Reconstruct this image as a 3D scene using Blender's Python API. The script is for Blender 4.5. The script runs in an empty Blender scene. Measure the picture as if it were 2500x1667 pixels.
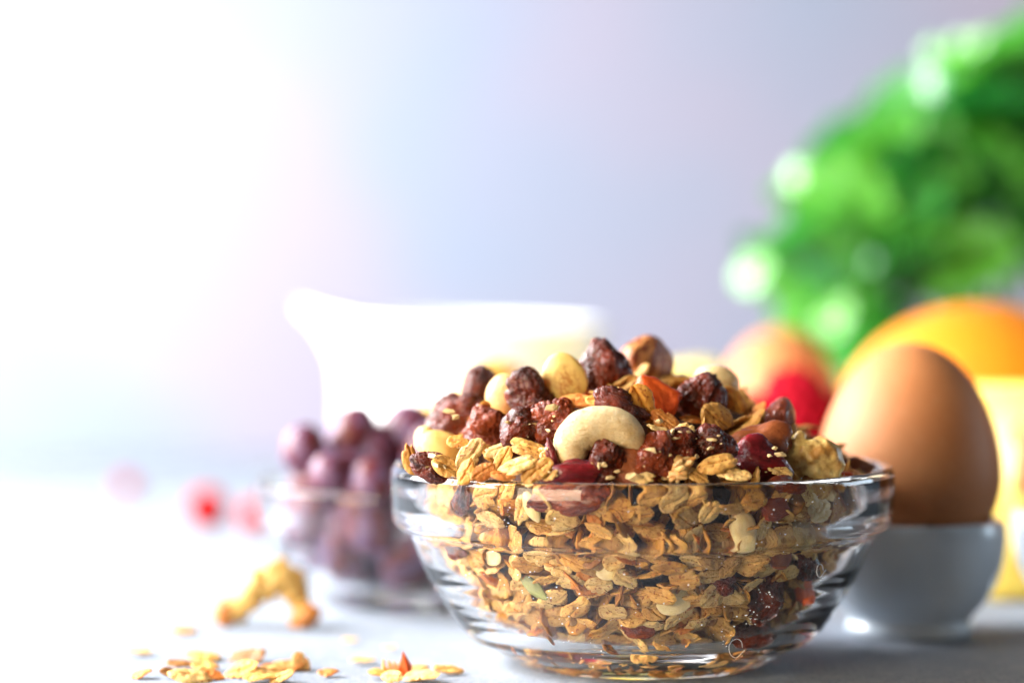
import bpy, bmesh, math, random
from mathutils import Vector, Matrix, noise
R = math.radians
S = bpy.context.scene
COL = S.collection

# ------------------------------------------------------------------ camera
FPX = 6640.0                      # focal length in pixels of the 2500 px wide photograph
cam_d = bpy.data.cameras.new("camera")
cam = bpy.data.objects.new("camera", cam_d)
COL.objects.link(cam)
CAMZ = 0.097
cam.location = (0, 0, CAMZ)
PITCH = math.atan(204.5 / FPX)
cam.rotation_euler = (R(90) - PITCH, 0, 0)
cam_d.sensor_width = 36
cam_d.lens = FPX / 2500 * 36
cam_d.clip_start = 0.02
cam_d.clip_end = 50
cam_d.dof.use_dof = True
cam_d.dof.focus_distance = 0.607
cam_d.dof.aperture_fstop = 4.3
cam_d.dof.aperture_blades = 0
S.camera = cam

# ------------------------------------------------------------------ render and light
S.render.engine = 'CYCLES'
cy = S.cycles
cy.use_denoising = True
cy.use_adaptive_sampling = True
cy.adaptive_threshold = 0.01
cy.max_bounces = 16
cy.transmission_bounces = 14
cy.transparent_max_bounces = 16
cy.glossy_bounces = 8
cy.diffuse_bounces = 4
cy.caustics_refractive = True
cy.caustics_reflective = True
cy.blur_glossy = 0.05
cy.sample_clamp_indirect = 12
S.view_settings.view_transform = 'Standard'
S.view_settings.look = 'None'
S.view_settings.exposure = 0.0
S.view_settings.gamma = 1.0

W = bpy.data.worlds.new("World")
S.world = W
W.use_nodes = True
W.node_tree.nodes["Background"].inputs[0].default_value = (1.0, 0.90, 0.80, 1)
W.node_tree.nodes["Background"].inputs[1].default_value = 0.09

def area(name, loc, target, size, sizey, power, color):
    d = bpy.data.lights.new(name, 'AREA')
    d.shape = 'RECTANGLE'
    d.size = size
    d.size_y = sizey
    d.energy = power
    d.color = color
    o = bpy.data.objects.new(name, d)
    COL.objects.link(o)
    o.location = loc
    o.rotation_euler = (Vector(target) - Vector(loc)).to_track_quat('-Z', 'Y').to_euler()
    return o

area("window_light", (-0.54, 0.74, 0.31), (0.02, 0.70, 0.02), 0.75, 0.48, 30, (0.98, 0.98, 0.98))
FARLAMP = Vector((-0.80, 1.25, 0.55))
area("far_fill_light", FARLAMP, (0.12, 1.0, 0.0), 0.22, 0.22, 8.0, (0.97, 0.99, 1.0))  # added lamp, brightens plant, jug and far egg, with highlights on leaves
area("wall_light", (-1.00, 2.10, 0.45), (-0.1, 2.7, 0.15), 0.9, 0.9, 34, (0.92, 0.96, 1.0))
area("front_fill_light", (-0.62, -0.05, 0.15), (0.03, 0.66, 0.04), 0.5, 0.4, 10.5, (1.0, 0.80, 0.54))
area("side_room_light", (0.92, 0.96, 0.17), (0.09, 0.66, 0.03), 0.42, 0.26, 3.4, (0.66, 0.84, 1.0))
area("wide_window_light", (-1.35, 0.95, 0.62), (0.0, 0.68, 0.05), 2.2, 1.3, 13, (0.92, 0.97, 1.0))

# ------------------------------------------------------------------ helpers
def at(px, py, Y):
    """the world point seen at photo pixel (px, py) at depth Y"""
    d = Vector(((px - 1250) / FPX, -(py - 833.5) / FPX, -1))
    d = Matrix.Rotation(R(90) - PITCH, 3, 'X') @ d
    return Vector((0, 0, CAMZ)) + d * (Y / d.y)

def ground(px, py):
    d = at(px, py, 1.0) - Vector((0, 0, CAMZ))
    return Vector((0, 0, CAMZ)) + d * (-CAMZ / d.z)

def tag(o, label=None, cat=None, group=None, kind=None):
    if label: o["label"] = label
    if cat: o["category"] = cat
    if group: o["group"] = group
    if kind: o["kind"] = kind
    return o

def link(name, me, mat=None, parent=None, loc=None, smooth=True):
    if mat and not me.materials:
        me.materials.append(mat)
    if smooth:
        me.polygons.foreach_set("use_smooth", [True] * len(me.polygons))
    o = bpy.data.objects.new(name, me)
    COL.objects.link(o)
    if parent: o.parent = parent
    if loc is not None: o.location = loc
    return o

def empty(name, loc, rz=0):
    o = bpy.data.objects.new(name, None)
    COL.objects.link(o)
    o.location = loc
    o.rotation_euler = (0, 0, rz)
    o.empty_display_size = 0.01
    return o

def mesh(name, verts, faces):
    me = bpy.data.meshes.new(name)
    me.from_pydata([tuple(v) for v in verts], [], faces)
    me.update()
    return me

def dense(prof, n=4):
    out = []
    for i in range(len(prof) - 1):
        p0 = prof[max(i - 1, 0)]; p1 = prof[i]; p2 = prof[i + 1]; p3 = prof[min(i + 2, len(prof) - 1)]
        for k in range(n):
            t = k / n
            out.append(tuple(0.5 * ((2 * p1[c]) + (-p0[c] + p2[c]) * t + (2 * p0[c] - 5 * p1[c] + 4 * p2[c] - p3[c]) * t * t
                       + (-p0[c] + 3 * p1[c] - 3 * p2[c] + p3[c]) * t ** 3) for c in range(len(p1))))
    out.append(tuple(prof[-1]))
    return out

def lathe(name, prof, seg=96, fn=None):
    """surface of revolution; the first and last points may lie on the axis"""
    vs, fs, rows = [], [], []
    for (r, z) in prof:
        if r < 1e-6:
            rows.append([len(vs)]); vs.append((0, 0, z))
        else:
            row = []
            for k in range(seg):
                a = 2 * math.pi * k / seg
                v = (r * math.cos(a), r * math.sin(a), z)
                if fn: v = fn(v, a)
                row.append(len(vs)); vs.append(v)
            rows.append(row)
    for a, b in zip(rows, rows[1:]):
        for k in range(seg):
            k2 = (k + 1) % seg
            if len(a) == 1 and len(b) == 1: continue
            if len(a) == 1: fs.append((a[0], b[k2], b[k]))
            elif len(b) == 1: fs.append((a[k], a[k2], b[0]))
            else: fs.append((a[k], a[k2], b[k2], b[k]))
    return mesh(name, vs, fs)

def sweep(name, pts, radii, seg=16, flat=1.0, n=4, rough=0.0, seed=0):
    """tube along points with rounded ends; flat squeezes it along Y"""
    q = dense([tuple(p) + (r,) for p, r in zip(pts, radii)], n)
    P = [Vector(x[:3]) for x in q]; Rr = [x[3] for x in q]
    t0 = (P[0] - P[1]).normalized(); t1 = (P[-1] - P[-2]).normalized()
    pre = [(P[0] + t0 * Rr[0] * math.sin(a), Rr[0] * math.cos(a)) for a in (1.5, 1.2, 0.8, 0.4)]
    post = [(P[-1] + t1 * Rr[-1] * math.sin(a), Rr[-1] * math.cos(a)) for a in (0.4, 0.8, 1.2, 1.5)]
    allp = pre + list(zip(P, Rr)) + post
    vs, fs = [], []
    nrm = None
    for i, (p, r) in enumerate(allp):
        a = allp[max(i - 1, 0)][0]; b = allp[min(i + 1, len(allp) - 1)][0]
        t = (b - a).normalized()
        if nrm is None:
            nrm = t.cross(Vector((0, 1, 0)))
            if nrm.length < .1: nrm = t.cross(Vector((1, 0, 0)))
        nrm = (nrm - t * nrm.dot(t)).normalized()
        bi = t.cross(nrm)
        for k in range(seg):
            an = 2 * math.pi * k / seg
            d = nrm * math.cos(an) + bi * math.sin(an) * flat
            f = 1 + rough * noise.noise((p + d * r) * (2.2 / max(radii)) + Vector((seed * 7.1, 0, 0)))
            vs.append(p + d * r * f)
    m = len(allp)
    for i in range(m - 1):
        for k in range(seg):
            k2 = (k + 1) % seg
            fs.append((i * seg + k, i * seg + k2, (i + 1) * seg + k2, (i + 1) * seg + k))
    fs.append(tuple(range(seg))[::-1]); fs.append(tuple((m - 1) * seg + k for k in range(seg)))
    return mesh(name, vs, fs)

_ico = {}
def ico(sub):
    if sub not in _ico:
        bm = bmesh.new()
        bmesh.ops.create_icosphere(bm, subdivisions=sub, radius=0.5)
        _ico[sub] = ([v.co.copy() for v in bm.verts], [tuple(v.index for v in f.verts) for f in bm.faces])
        bm.free()
    return _ico[sub]

def blob(name, fn, sub=4):
    vs, fs = ico(sub)
    return mesh(name, [fn(v) for v in vs], fs)

def nz(v, f, off=0.0):
    return noise.noise(Vector((v[0] * f + off, v[1] * f + off * .7, v[2] * f - off)))

# ------------------------------------------------------------------ materials
class MB:
    """small node-tree builder"""
    def __init__(s, name):
        s.m = bpy.data.materials.new(name); s.m.use_nodes = True
        s.t = s.m.node_tree; s.b = s.t.nodes["Principled BSDF"]; s.out = s.t.nodes["Material Output"]
    def n(s, typ, **kw):
        x = s.t.nodes.new(typ)
        for k, v in kw.items():
            if k in x.inputs: 
                if hasattr(v, 'is_linked') or isinstance(v, bpy.types.NodeSocket): s.t.links.new(v, x.inputs[k])
                else: x.inputs[k].default_value = v
            else: setattr(x, k, v)
        return x
    def l(s, a, b): s.t.links.new(a, b)
    def coords(s, jitter=True):
        tc = s.n('ShaderNodeTexCoord')
        if not jitter: return tc.outputs['Object']
        oi = s.n('ShaderNodeObjectInfo'); g = s.n('ShaderNodeNewGeometry')
        ad = s.n('ShaderNodeMath', operation='ADD'); s.l(oi.outputs['Random'], ad.inputs[0]); s.l(g.outputs['Random Per Island'], ad.inputs[1])
        s.rand = ad.outputs[0]
        mu = s.n('ShaderNodeVectorMath', operation='SCALE'); cb = s.n('ShaderNodeCombineXYZ')
        s.l(ad.outputs[0], cb.inputs[0]); s.l(ad.outputs[0], cb.inputs[1]); s.l(ad.outputs[0], cb.inputs[2])
        s.l(cb.outputs[0], mu.inputs[0]); mu.inputs['Scale'].default_value = 9.0
        av = s.n('ShaderNodeVectorMath', operation='ADD'); s.l(tc.outputs['Object'], av.inputs[0]); s.l(mu.outputs[0], av.inputs[1])
        return av.outputs[0]
    def stretch(s, vec, sc):
        m = s.n('ShaderNodeMapping'); s.l(vec, m.inputs['Vector']); m.inputs['Scale'].default_value = sc
        return m.outputs[0]
    def noise(s, vec, scale, detail=3, rough=.55, dist=0):
        x = s.n('ShaderNodeTexNoise'); s.l(vec, x.inputs['Vector'])
        x.inputs['Scale'].default_value = scale; x.inputs['Detail'].default_value = detail
        x.inputs['Roughness'].default_value = rough; x.inputs['Distortion'].default_value = dist
        return x.outputs['Fac']
    def ramp(s, fac, stops):
        x = s.n('ShaderNodeValToRGB'); s.l(fac, x.inputs[0]); e = x.color_ramp.elements
        while len(e) < len(stops): e.new(.5)
        for k, (p, c) in enumerate(stops):
            e[k].position = p; e[k].color = (c if len(c) == 4 else (*c, 1)) if isinstance(c, tuple) else (c, c, c, 1)
        return x.outputs['Color']
    def mix(s, fac, a, b, mode='MIX'):
        x = s.n('ShaderNodeMix', data_type='RGBA', blend_type=mode)
        for sock, v in ((x.inputs[0], fac), (x.inputs[6], a), (x.inputs[7], b)):
            if isinstance(v, bpy.types.NodeSocket): s.l(v, sock)
            elif isinstance(v, tuple): sock.default_value = (*v, 1) if len(v) == 3 else v
            else: sock.default_value = v
        return x.outputs[2]
    def bump(s, h, strength, dist=0.001):
        x = s.n('ShaderNodeBump'); s.l(h, x.inputs['Height']); x.inputs['Strength'].default_value = strength
        x.inputs['Distance'].default_value = dist
        s.l(x.outputs[0], s.b.inputs['Normal'])
    def set(s, **kw):
        names = dict(base='Base Color', rough='Roughness', sss='Subsurface Weight', sssr='Subsurface Radius', ssss='Subsurface Scale',
                     coat='Coat Weight', coatr='Coat Roughness', trans='Transmission Weight', ior='IOR', sheen='Sheen Weight', spec='Specular IOR Level',
                     sheent='Sheen Tint', sheenr='Sheen Roughness')
        for k, v in kw.items():
            i = s.b.inputs[names[k]]
            if isinstance(v, bpy.types.NodeSocket): s.l(v, i)
            elif isinstance(v, tuple) and len(v) == 3 and k in ('base', 'sheent'): i.default_value = (*v, 1)
            else: i.default_value = v
        return s

def m_oat(name, a, b, c, unit=1.0):
    m = MB(name); v = m.coords()
    n1 = m.noise(v, 260 / unit, 4, .6); n2 = m.noise(m.stretch(v, (1, 3.5, 1)), 420 / unit, 4, .65)
    sp = m.noise(v, 1500 / unit, 2, .5)
    col = m.mix(m.ramp(n1, [(.32, 0.0), (.68, 1.0)]), a, b)
    col = m.mix(m.ramp(n2, [(.5, 0.0), (.75, .75)]), col, c)
    sq = m.noise(v, 700 / unit, 3, .6)
    col = m.mix(m.ramp(sp, [(.60, 0.0), (.66, .85)]), col, (.28, .065, .012)); col = m.mix(m.ramp(sq, [(.60, 0.0), (.72, .6)]), col, (.30, .085, .015))
    rr = m.n('ShaderNodeMath', operation='FRACT'); m.l(m.rand, rr.inputs[0])
    col = m.mix(m.ramp(rr.outputs[0], [(0.0, .62), (.5, .95), (1.0, 1.12)]), (.0, .0, .0), col)
    m.set(base=col, rough=.62, sss=.12, sssr=(.004, .002, .0008), ssss=.5, spec=.35)
    m.bump(m.mix(.5, n2, sp), .55, .0006)
    return m.m

M = {}
M['oat'] = m_oat('rolled oat', (.73, .43, .12), (.56, .27, .055), (.33, .11, .016))
M['oat_gold'] = m_oat('toasted golden oat', (.68, .36, .065), (.48, .19, .025), (.30, .09, .012))
M['oat_pale'] = m_oat('pale oat', (.79, .55, .22), (.67, .40, .115), (.40, .165, .03))
M['oat_brown'] = m_oat('brown oat and gap shade', (.42, .20, .045), (.28, .11, .02), (.18, .06, .01))  # brown oats; also stand in for shade deep between packed flakes
M['oat_orange'] = m_oat('orange toasted flake', (.66, .25, .04), (.52, .14, .02), (.72, .42, .13))

def m_raisin(name, dark, red, gloss=.32, bumps=1.0, sheen=.04):
    m = MB(name); v = m.coords()
    n1 = m.noise(v, 2.2, 4, .6); n2 = m.noise(v, 6, 5, .6, 1.2); n3 = m.noise(v, 22, 3, .6)
    col = m.mix(m.ramp(n1, [(.35, 0.0), (.7, 1.0)]), dark, red)
    m.set(base=col, rough=m.ramp(n2, [(.3, gloss - .06), (.7, gloss + .12)]), spec=.22, coat=.35, coatr=.07, sss=.04, sssr=(.01, .002, .001), ssss=.15,
          sheen=sheen, sheent=(.62, .62, 1.0), sheenr=.35)
    m.bump(m.mix(.12, n2, n3), .5 * bumps, .025)
    return m.m
M['raisin'] = m_raisin('dark raisin', (.034, .0050, .0012), (.19, .022, .0028), .24, 1.0, .0)
M['raisin_red'] = m_raisin('red brown raisin', (.10, .012, .0025), (.32, .050, .006), .3, .9, .0)
M['cranberry'] = m_raisin('dried cranberry', (.05, .005, .007), (.24, .012, .016), .16, .5, .1)
M['date'] = m_raisin('brown date', (.16, .035, .010), (.30, .08, .02), .42, .45, .1)
M['papaya'] = m_raisin('candied papaya', (.45, .045, .008), (.75, .13, .02), .3, .45, .05)
M['papaya_dark'] = m_raisin('dark papaya', (.16, .018, .004), (.30, .05, .01), .3, .45, .0)
M['apricot'] = m_raisin('dried apricot', (.88, .50, .04), (.85, .40, .03), .45, .3, .1)

def m_nut(name, a, b, stripes=None, rough=.42, bump=.25):
    m = MB(name); v = m.coords()
    n1 = m.noise(v, 2.5, 4, .6); n2 = m.noise(v, 22, 4, .65)
    col = m.mix(m.ramp(n1, [(.35, 0.0), (.7, 1.0)]), a, b)
    col = m.mix(m.ramp(n2, [(.62, 0.0), (.80, .55)]), col, tuple(x * .55 for x in b))
    if stripes:
        st = m.noise(m.stretch(v, (4, 4, .35)), 2.0, 4, .6, .4)
        col = m.mix(m.ramp(st, [(.47, 0.0), (.56, .95)]), col, stripes)
    m.set(base=col, rough=rough, sss=.2, sssr=(.02, .01, .004), ssss=.2, spec=.5)
    m.bump(n2, bump, .04)
    return m.m
M['cashew'] = m_nut('cashew', (.88, .72, .40), (.80, .55, .22), None, .40, .22)
M['hazel'] = m_nut('hazelnut skin', (.32, .080, .020), (.17, .034, .009), (.66, .30, .10), .36)
M['blanched'] = m_nut('blanched nut', (.74, .45, .19), (.62, .30, .09), None, .35)
M['whitenut'] = m_nut('white nut', (.82, .66, .36), (.72, .50, .20), None, .30)
M['walnut'] = m_nut('walnut kernel', (.72, .52, .20), (.48, .24, .05), None, .40, .7)
M['peanut'] = m_nut('peanut half', (.76, .50, .15), (.64, .34, .07), None, .38)
M['cluster'] = m_nut('baked cluster', (.82, .56, .24), (.66, .24, .04), None, .42)
M['greenseed'] = m_nut('pumpkin seed', (.32, .33, .12), (.20, .20, .06), None, .4)
def m_seed():
    m = MB('yellow blotched seed'); v = m.coords()
    n1 = m.noise(v, 2.4, 4, .6)
    tc = m.n('ShaderNodeTexCoord'); d = m.n('ShaderNodeVectorMath', operation='LENGTH')
    mp = m.n('ShaderNodeMapping'); m.l(tc.outputs['Object'], mp.inputs['Vector']); mp.inputs['Location'].default_value = (-.05, 0, .12)
    mp.inputs['Scale'].default_value = (1, 0, .8)
    m.l(mp.outputs[0], d.inputs[0])
    n2 = m.noise(v, 9, 5, .75, .6)
    inside = m.ramp(d.outputs['Value'], [(.22, 1.0), (.36, 0.0)])
    spots = m.ramp(n2, [(.42, 0.0), (.56, .9)])
    f = m.mix(1.0, inside, spots, 'MULTIPLY')
    col = m.mix(n1, (.80, .64, .22), (.72, .50, .13)); col = m.mix(f, col, (.42, .14, .02))
    m.set(base=col, rough=.42, sss=.2, sssr=(.02, .01, .004), ssss=.2)
    m.bump(n2, .2, .03)
    return m.m
M['seed'] = m_seed()

def m_glass():
    m = MB('clear glass'); v = m.coords(False)
    m.set(base=(.985, .995, 1.0), rough=.0, trans=1.0, ior=1.40)
    n1 = m.noise(m.stretch(v, (1, 1, 5)), 60, 3, .5)
    m.bump(n1, .02, .0005)
    return m.m
M['glass'] = m_glass()
def m_ceramic(name, c, rough=.18):
    m = MB(name); v = m.coords(False); n1 = m.noise(v, 60, 3, .5)
    m.set(base=c, rough=rough, spec=.5, coat=.3, coatr=.08); m.bump(n1, .04, .001)
    return m.m
M['ceramic'] = m_ceramic('white glazed ceramic', (.78, .79, .80))
M['ceramic_shade'] = m_ceramic('shade tinted white porcelain', (.60, .68, .76), .22)  # white porcelain; the blue grey of its shade is put into the colour
def m_egg():
    m = MB('brown eggshell'); v = m.coords(False)
    n1 = m.noise(v, 60, 5, .6); n2 = m.noise(v, 2200, 2, .5); n3 = m.noise(v, 700, 3, .6)
    col = m.mix(m.ramp(n1, [(.3, 0.0), (.7, 1.0)]), (.53, .215, .08), (.45, .165, .055))
    col = m.mix(m.ramp(n3, [(.60, 0.0), (.70, .35)]), col, (.62, .33, .16))
    m.set(base=col, rough=.55, spec=.3, sss=.12, sssr=(.01, .004, .002), ssss=.4); m.bump(n2, .25, .0003)
    return m.m
M['egg'] = m_egg()
def m_orange():
    m = MB('orange peel'); v = m.coords(False)
    n1 = m.noise(v, 25, 3, .5); vo = m.n('ShaderNodeTexVoronoi'); m.l(v, vo.inputs['Vector']); vo.inputs['Scale'].default_value = 600
    col = m.mix(m.ramp(n1, [(.3, 0.0), (.7, 1.0)]), (.76, .22, .008), (.80, .28, .012))
    m.set(base=col, rough=.42, sss=.15, sssr=(.01, .005, .001), ssss=.5); m.bump(vo.outputs['Distance'], .35, .0008)
    return m.m
M['orange'] = m_orange()
M['lemon'] = m_nut('lemon peel', (.88, .74, .16), (.86, .66, .10), None, .4, .1)
M['cheese'] = MB('pale yellow cheese').set(base=(.78, .56, .10), rough=.4, sss=.3, sssr=(.02, .01, .003), ssss=.5).m
M['hole'] = MB('cheese hole').set(base=(.82, .56, .10), rough=.5).m
M['raspberry'] = MB('red raspberry').set(base=(.36, .002, .014), rough=.75, spec=.1, sss=.0, sssr=(.02, .003, .003), ssss=.2).m
M['currant'] = MB('red currant').set(base=(.30, .0015, .002), rough=.6, spec=.1, sss=.3, sssr=(.02, .003, .003), ssss=.2).m
def m_grape():
    m = MB('red grape with bloom'); v = m.coords(); n1 = m.noise(v, 3, 4, .6)
    col = m.mix(m.ramp(n1, [(.42, 0.0), (.68, .85)]), (.10, .012, .008), (.17, .13, .27))
    m.set(base=col, rough=m.ramp(n1, [(.3, .25), (.7, .5)]), sheen=.08, spec=.35, sheent=(.7, .75, 1.0), sheenr=.4, sss=.2, sssr=(.01, .003, .003), ssss=.3)
    return m.m
M['grape'] = m_grape()
def m_leaf():
    m = MB('glossy green leaf'); v = m.coords(); n1 = m.noise(v, 30, 4, .6)
    rr = m.n('ShaderNodeMath', operation='FRACT'); m.l(m.rand, rr.inputs[0])
    col = m.mix(rr.outputs[0], (.03, .20, .06), (.19, .52, .05)); col = m.mix(m.ramp(n1, [(.3, 0.0), (.8, .7)]), col, (.02, .24, .05))
    m.set(base=col, rough=.24, spec=.9, coat=.8, coatr=.12)
    tr = m.n('ShaderNodeBsdfTranslucent'); 
    tcol = m.mix(rr.outputs[0], (.04, .50, .06), (.25, .75, .04)); m.l(tcol, tr.inputs['Color'])
    mx = m.n('ShaderNodeMixShader'); mx.inputs[0].default_value = .28
    m.l(m.b.outputs[0], mx.inputs[1]); m.l(tr.outputs[0], mx.inputs[2]); m.l(mx.outputs[0], m.out.inputs['Surface'])
    m.bump(n1, .15, .001)
    return m.m
M['leaf'] = m_leaf()
M['stem'] = MB('green stem').set(base=(.10, .32, .05), rough=.45).m
M['soil'] = MB('dark soil').set(base=(.03, .02, .012), rough=.9).m
M['fibre'] = MB('white lint fibre').set(base=(.85, .88, .92), rough=.5).m
def m_table():
    m = MB('grey stone tabletop'); v = m.coords(False)
    n1 = m.noise(v, 18, 5, .6); n2 = m.noise(m.stretch(v, (1, .35, 1)), 900, 3, .6); n3 = m.noise(v, 120, 4, .6)
    col = m.mix(m.ramp(n1, [(.3, 0.0), (.7, 1.0)]), (.205, .235, .28), (.265, .295, .345))
    col = m.mix(m.ramp(n2, [(.45, 0.0), (.7, .55)]), col, (.13, .145, .17))
    col = m.mix(m.ramp(n3, [(.52, 0.0), (.72, .4)]), col, (.36, .38, .42))
    m.set(base=col, rough=.7, spec=.08); m.bump(n2, .35, .0006)
    return m.m
M['table'] = m_table()
def m_wall():
    m = MB('painted room wall'); v = m.coords(False); n1 = m.noise(v, 2.6, 2, .5)
    col = m.mix(m.ramp(n1, [(.40, 0.0), (.60, 1.0)]), (.43, .48, .615), (.53, .475, .59))
    m.set(base=col, rough=.8)
    return m.m
M['wall'] = m_wall()

# ------------------------------------------------------------------ setting
def box(name, x0, x1, y0, y1, z0, z1, bev=0):
    bm = bmesh.new()
    bmesh.ops.create_cube(bm, size=1)
    for v in bm.verts:
        v.co = Vector((x0 if v.co.x < 0 else x1, y0 if v.co.y < 0 else y1, z0 if v.co.z < 0 else z1))
    if bev: bmesh.ops.bevel(bm, geom=bm.edges[:], offset=bev, segments=3, profile=.5, affect='EDGES')
    me = bpy.data.meshes.new(name); bm.to_mesh(me); bm.free()
    return me
tag(link("table", box("table", -1.2, 1.1, .535, 1.34, -.03, 0, .004), M['table']), kind="structure")
tag(link("wall", box("wall", -2.6, 2.6, 2.70, 2.80, -.8, 2.2), M['wall'], smooth=False), kind="structure")
tag(link("floor", box("floor", -2.6, 2.6, -1.0, 2.70, -.84, -.80), M['table'], smooth=False), kind="structure")
# ------------------------------------------------------------------ glass bowls
BX, BY = at(1565, 1300, .65).x, .65
OUT = [(0, .0018), (.022, .0018), (.0262, .0003), (.0285, 0), (.0303, .0008), (.0335, .0026), (.0365, .0040), (.0405, .0062), (.0440, .0098),
       (.0482, .0160), (.0512, .0210), (.0532, .0252), (.0550, .0292), (.0559, .0312), (.0570, .0322), (.0588, .0332), (.0596, .0352), (.0600, .0400),
       (.0601, .0450), (.0598, .0467), (.0588, .0476)]
INN = [(.0576, .0470), (.0571, .0456), (.0562, .0420), (.0552, .0380), (.0537, .0350), (.0525, .0330), (.0516, .0305), (.0501, .0270), (.0490, .0248), (.0475, .0225),
       (.0436, .0165), (.0390, .0112), (.0332, .0076), (.0250, .0058), (.0120, .0052), (0, .0051)]
def bowl_mesh(name, s=1.0, ridges=True):
    o = dense(OUT, 5); i = dense(INN, 4)
    o2 = []
    for (r, z) in o:
        if ridges and .0035 < z < .0235 and r > .03:
            w = math.sin((z - .0035) / .020 * math.pi)
            r = r + .00016 * math.sin(z * 2 * math.pi / .0029) * (.35 + .65 * w)
        o2.append((max(r, 0), z))
    return lathe(name, [(r * s, z * s) for r, z in o2 + i], 144)
def inner_r(z):
    pts = sorted((b, a) for a, b in INN)
    for (z0, r0), (z1, r1) in zip(pts, pts[1:]):
        if z0 <= z <= z1: return r0 + (r1 - r0) * (z - z0) / max(z1 - z0, 1e-9)
    return pts[-1][1]
tag(link("glass_bowl", bowl_mesh("glass_bowl"), M['glass'], loc=(BX, BY, 0.0002)),
    "large clear glass bowl with banded rim, heaped with muesli", "bowl")

# ------------------------------------------------------------------ muesli
def dome(x, y):
    dx, dy = x - BX, y - BY
    r = math.hypot(dx, dy) / .0575
    if r >= 1: return -1
    side = -.0020 if dx > 0 else .0005
    H = .0262 + side * min(1, abs(dx) / .03)
    e = 2.8 if dx < 0 else 2.1
    return .0455 + H * (1 - r ** e)
def on_mound(px, py, inset=0.0):
    for k in range(0, 260):
        Y = BY - .0570 + k * .0005
        p = at(px, py, Y)
        if p.z < dome(p.x, p.y): return p + Vector((0, inset, 0))
    return at(px, py, BY)                       # silhouette: level with the middle of the mound
def on_glass(px, py, inset=.0015):
    for k in range(0, 240):
        Y = BY - .0585 + k * .0005
        p = at(px, py, Y)
        if math.hypot(p.x - BX, p.y - BY) < inner_r(p.z) - inset: return p
    return at(px, py, BY)

def flake_mesh(name, seed, curl=.36, rag=1.0):
    """one rolled oat about 1 unit long, lying in XY; crease along X, ragged rim"""
    rn = random.Random(seed)
    nr, sg = 7, 34
    a, b, T = .5, .5 * rn.uniform(.56, .80), rn.uniform(.042, .066)
    k1, k2, k3 = rn.uniform(-.4, .4) * curl, rn.uniform(-.6, .6) * curl, rn.uniform(-.3, .3) * curl
    notches = [(rn.uniform(0, 6.28), rn.uniform(.08, .22), rn.uniform(.08, .32) * rag) for _ in range(rn.randint(1, 4))]
    cut = rn.uniform(0, 6.28) if rn.random() < .45 * rag else None
    off = seed * 3.7
    def outline(th):
        f = 1 + .07 * nz((math.cos(th), math.sin(th), 0), 1.6, off) + .05 * rag * nz((math.cos(th), math.sin(th), 0), 7, off)
        for (t0, w, dp) in notches:
            d = abs((th - t0 + math.pi) % (2 * math.pi) - math.pi)
            f -= dp * math.exp(-(d / w) ** 2)
        if cut is not None:
            c = math.cos(th - cut)
            if c > .72: f *= .72 / c * (1 + .06 * nz((th * 2, 0, 0), 3, off))
        return f
    def mid(x, y):
        z = k1 * x * x + k2 * y * y * 1.6 + k3 * x * y + .05 * nz((x, y, 0), 2.4, off) + .025 * nz((x, y, 0), 7, off)
        return z
    cw = rn.uniform(.022, .040); cd = rn.uniform(.035, .07); bend = rn.uniform(-.25, .25)
    vs, fs, rows = [], [], {}
    for side in (1, -1):
        for i in range(nr + 1):
            t = i / nr
            tt = t ** .8
            row = []
            for k in range(sg):
                if i == 0 and k: row.append(row[0]); continue
                th = 2 * math.pi * k / sg
                f = outline(th)
                x, y = a * math.cos(th) * tt * f, b * math.sin(th) * tt * f
                if i == nr and side == -1: row.append(rows[(1, nr)][k]); continue
                h = T * math.sqrt(max(0, 1 - t ** 3)) + (0 if i < nr else 0)
                yy = y - bend * (x * x - .1)
                g = cd * math.exp(-(yy / cw) ** 2) * (1 - t ** 2)
                lump = .018 * nz((x, y, side), 9, off) * (1 - t * .5)
                vs.append((x, y, mid(x, y) + side * (h - g) + lump))
                row.append(len(vs) - 1)
            rows[(side, i)] = row
    for side in (1, -1):
        for i in range(nr):
            A, B = rows[(side, i)], rows[(side, i + 1)]
            for k in range(sg):
                k2_ = (k + 1) % sg
                q = [A[k], B[k], B[k2_], A[k2_]]
                q = [v for n_, v in enumerate(q) if v not in q[:n_]]
                if side == -1: q = q[::-1]
                fs.append(tuple(q))
    return vs, fs
FL = [flake_mesh("oat", s) for s in range(14)]
FLM = {}
def flake(i, mat):
    key = (i % 14, mat)
    if key not in FLM:
        sc = .0085                                   # stored at real size so the grain of the material is real size too
        me = mesh("oat_flake", [(v[0] * sc, v[1] * sc, v[2] * sc) for v in FL[i % 14][0]], FL[i % 14][1])
        me.materials.append(M[mat]); FLM[key] = me
    return FLM[key]

def raisin_mesh(seed, deep=.16, squash=1.0):
    off = seed * 5.3
    rn = random.Random(seed)
    ax = Vector((rn.uniform(-1, 1), rn.uniform(-1, 1), rn.uniform(-1, 1))).normalized()
    ux = ax.orthogonal().normalized(); uy = ax.cross(ux)
    def fn(v):
        d = v.normalized()
        w = Vector((nz(d, 1.6, off), nz(d, 1.6, off + 3), nz(d, 1.6, off + 6))) * .8
        e = d + w
        q = Vector((e.dot(ax) * .55, e.dot(ux) * 1.5, e.dot(uy) * 1.5))
        r1 = max(0, 1 - abs(nz(q, 1.5, off)) * 3.2)
        r2 = max(0, 1 - abs(nz(q, 3.1, off + 9)) * 2.6)
        r3 = max(0, 1 - abs(nz(q, 6.5, off + 19)) * 2.2)
        big = nz(d, 1.0, off + 2)
        r = .5 * (1.05 + .5 * big - deep * .9 * r1 ** 2 - deep * .28 * r2 ** 1.5 - deep * .10 * r3)
        return d * r
    return blob("raisin", fn, 5 if deep > .1 else 4)
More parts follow.
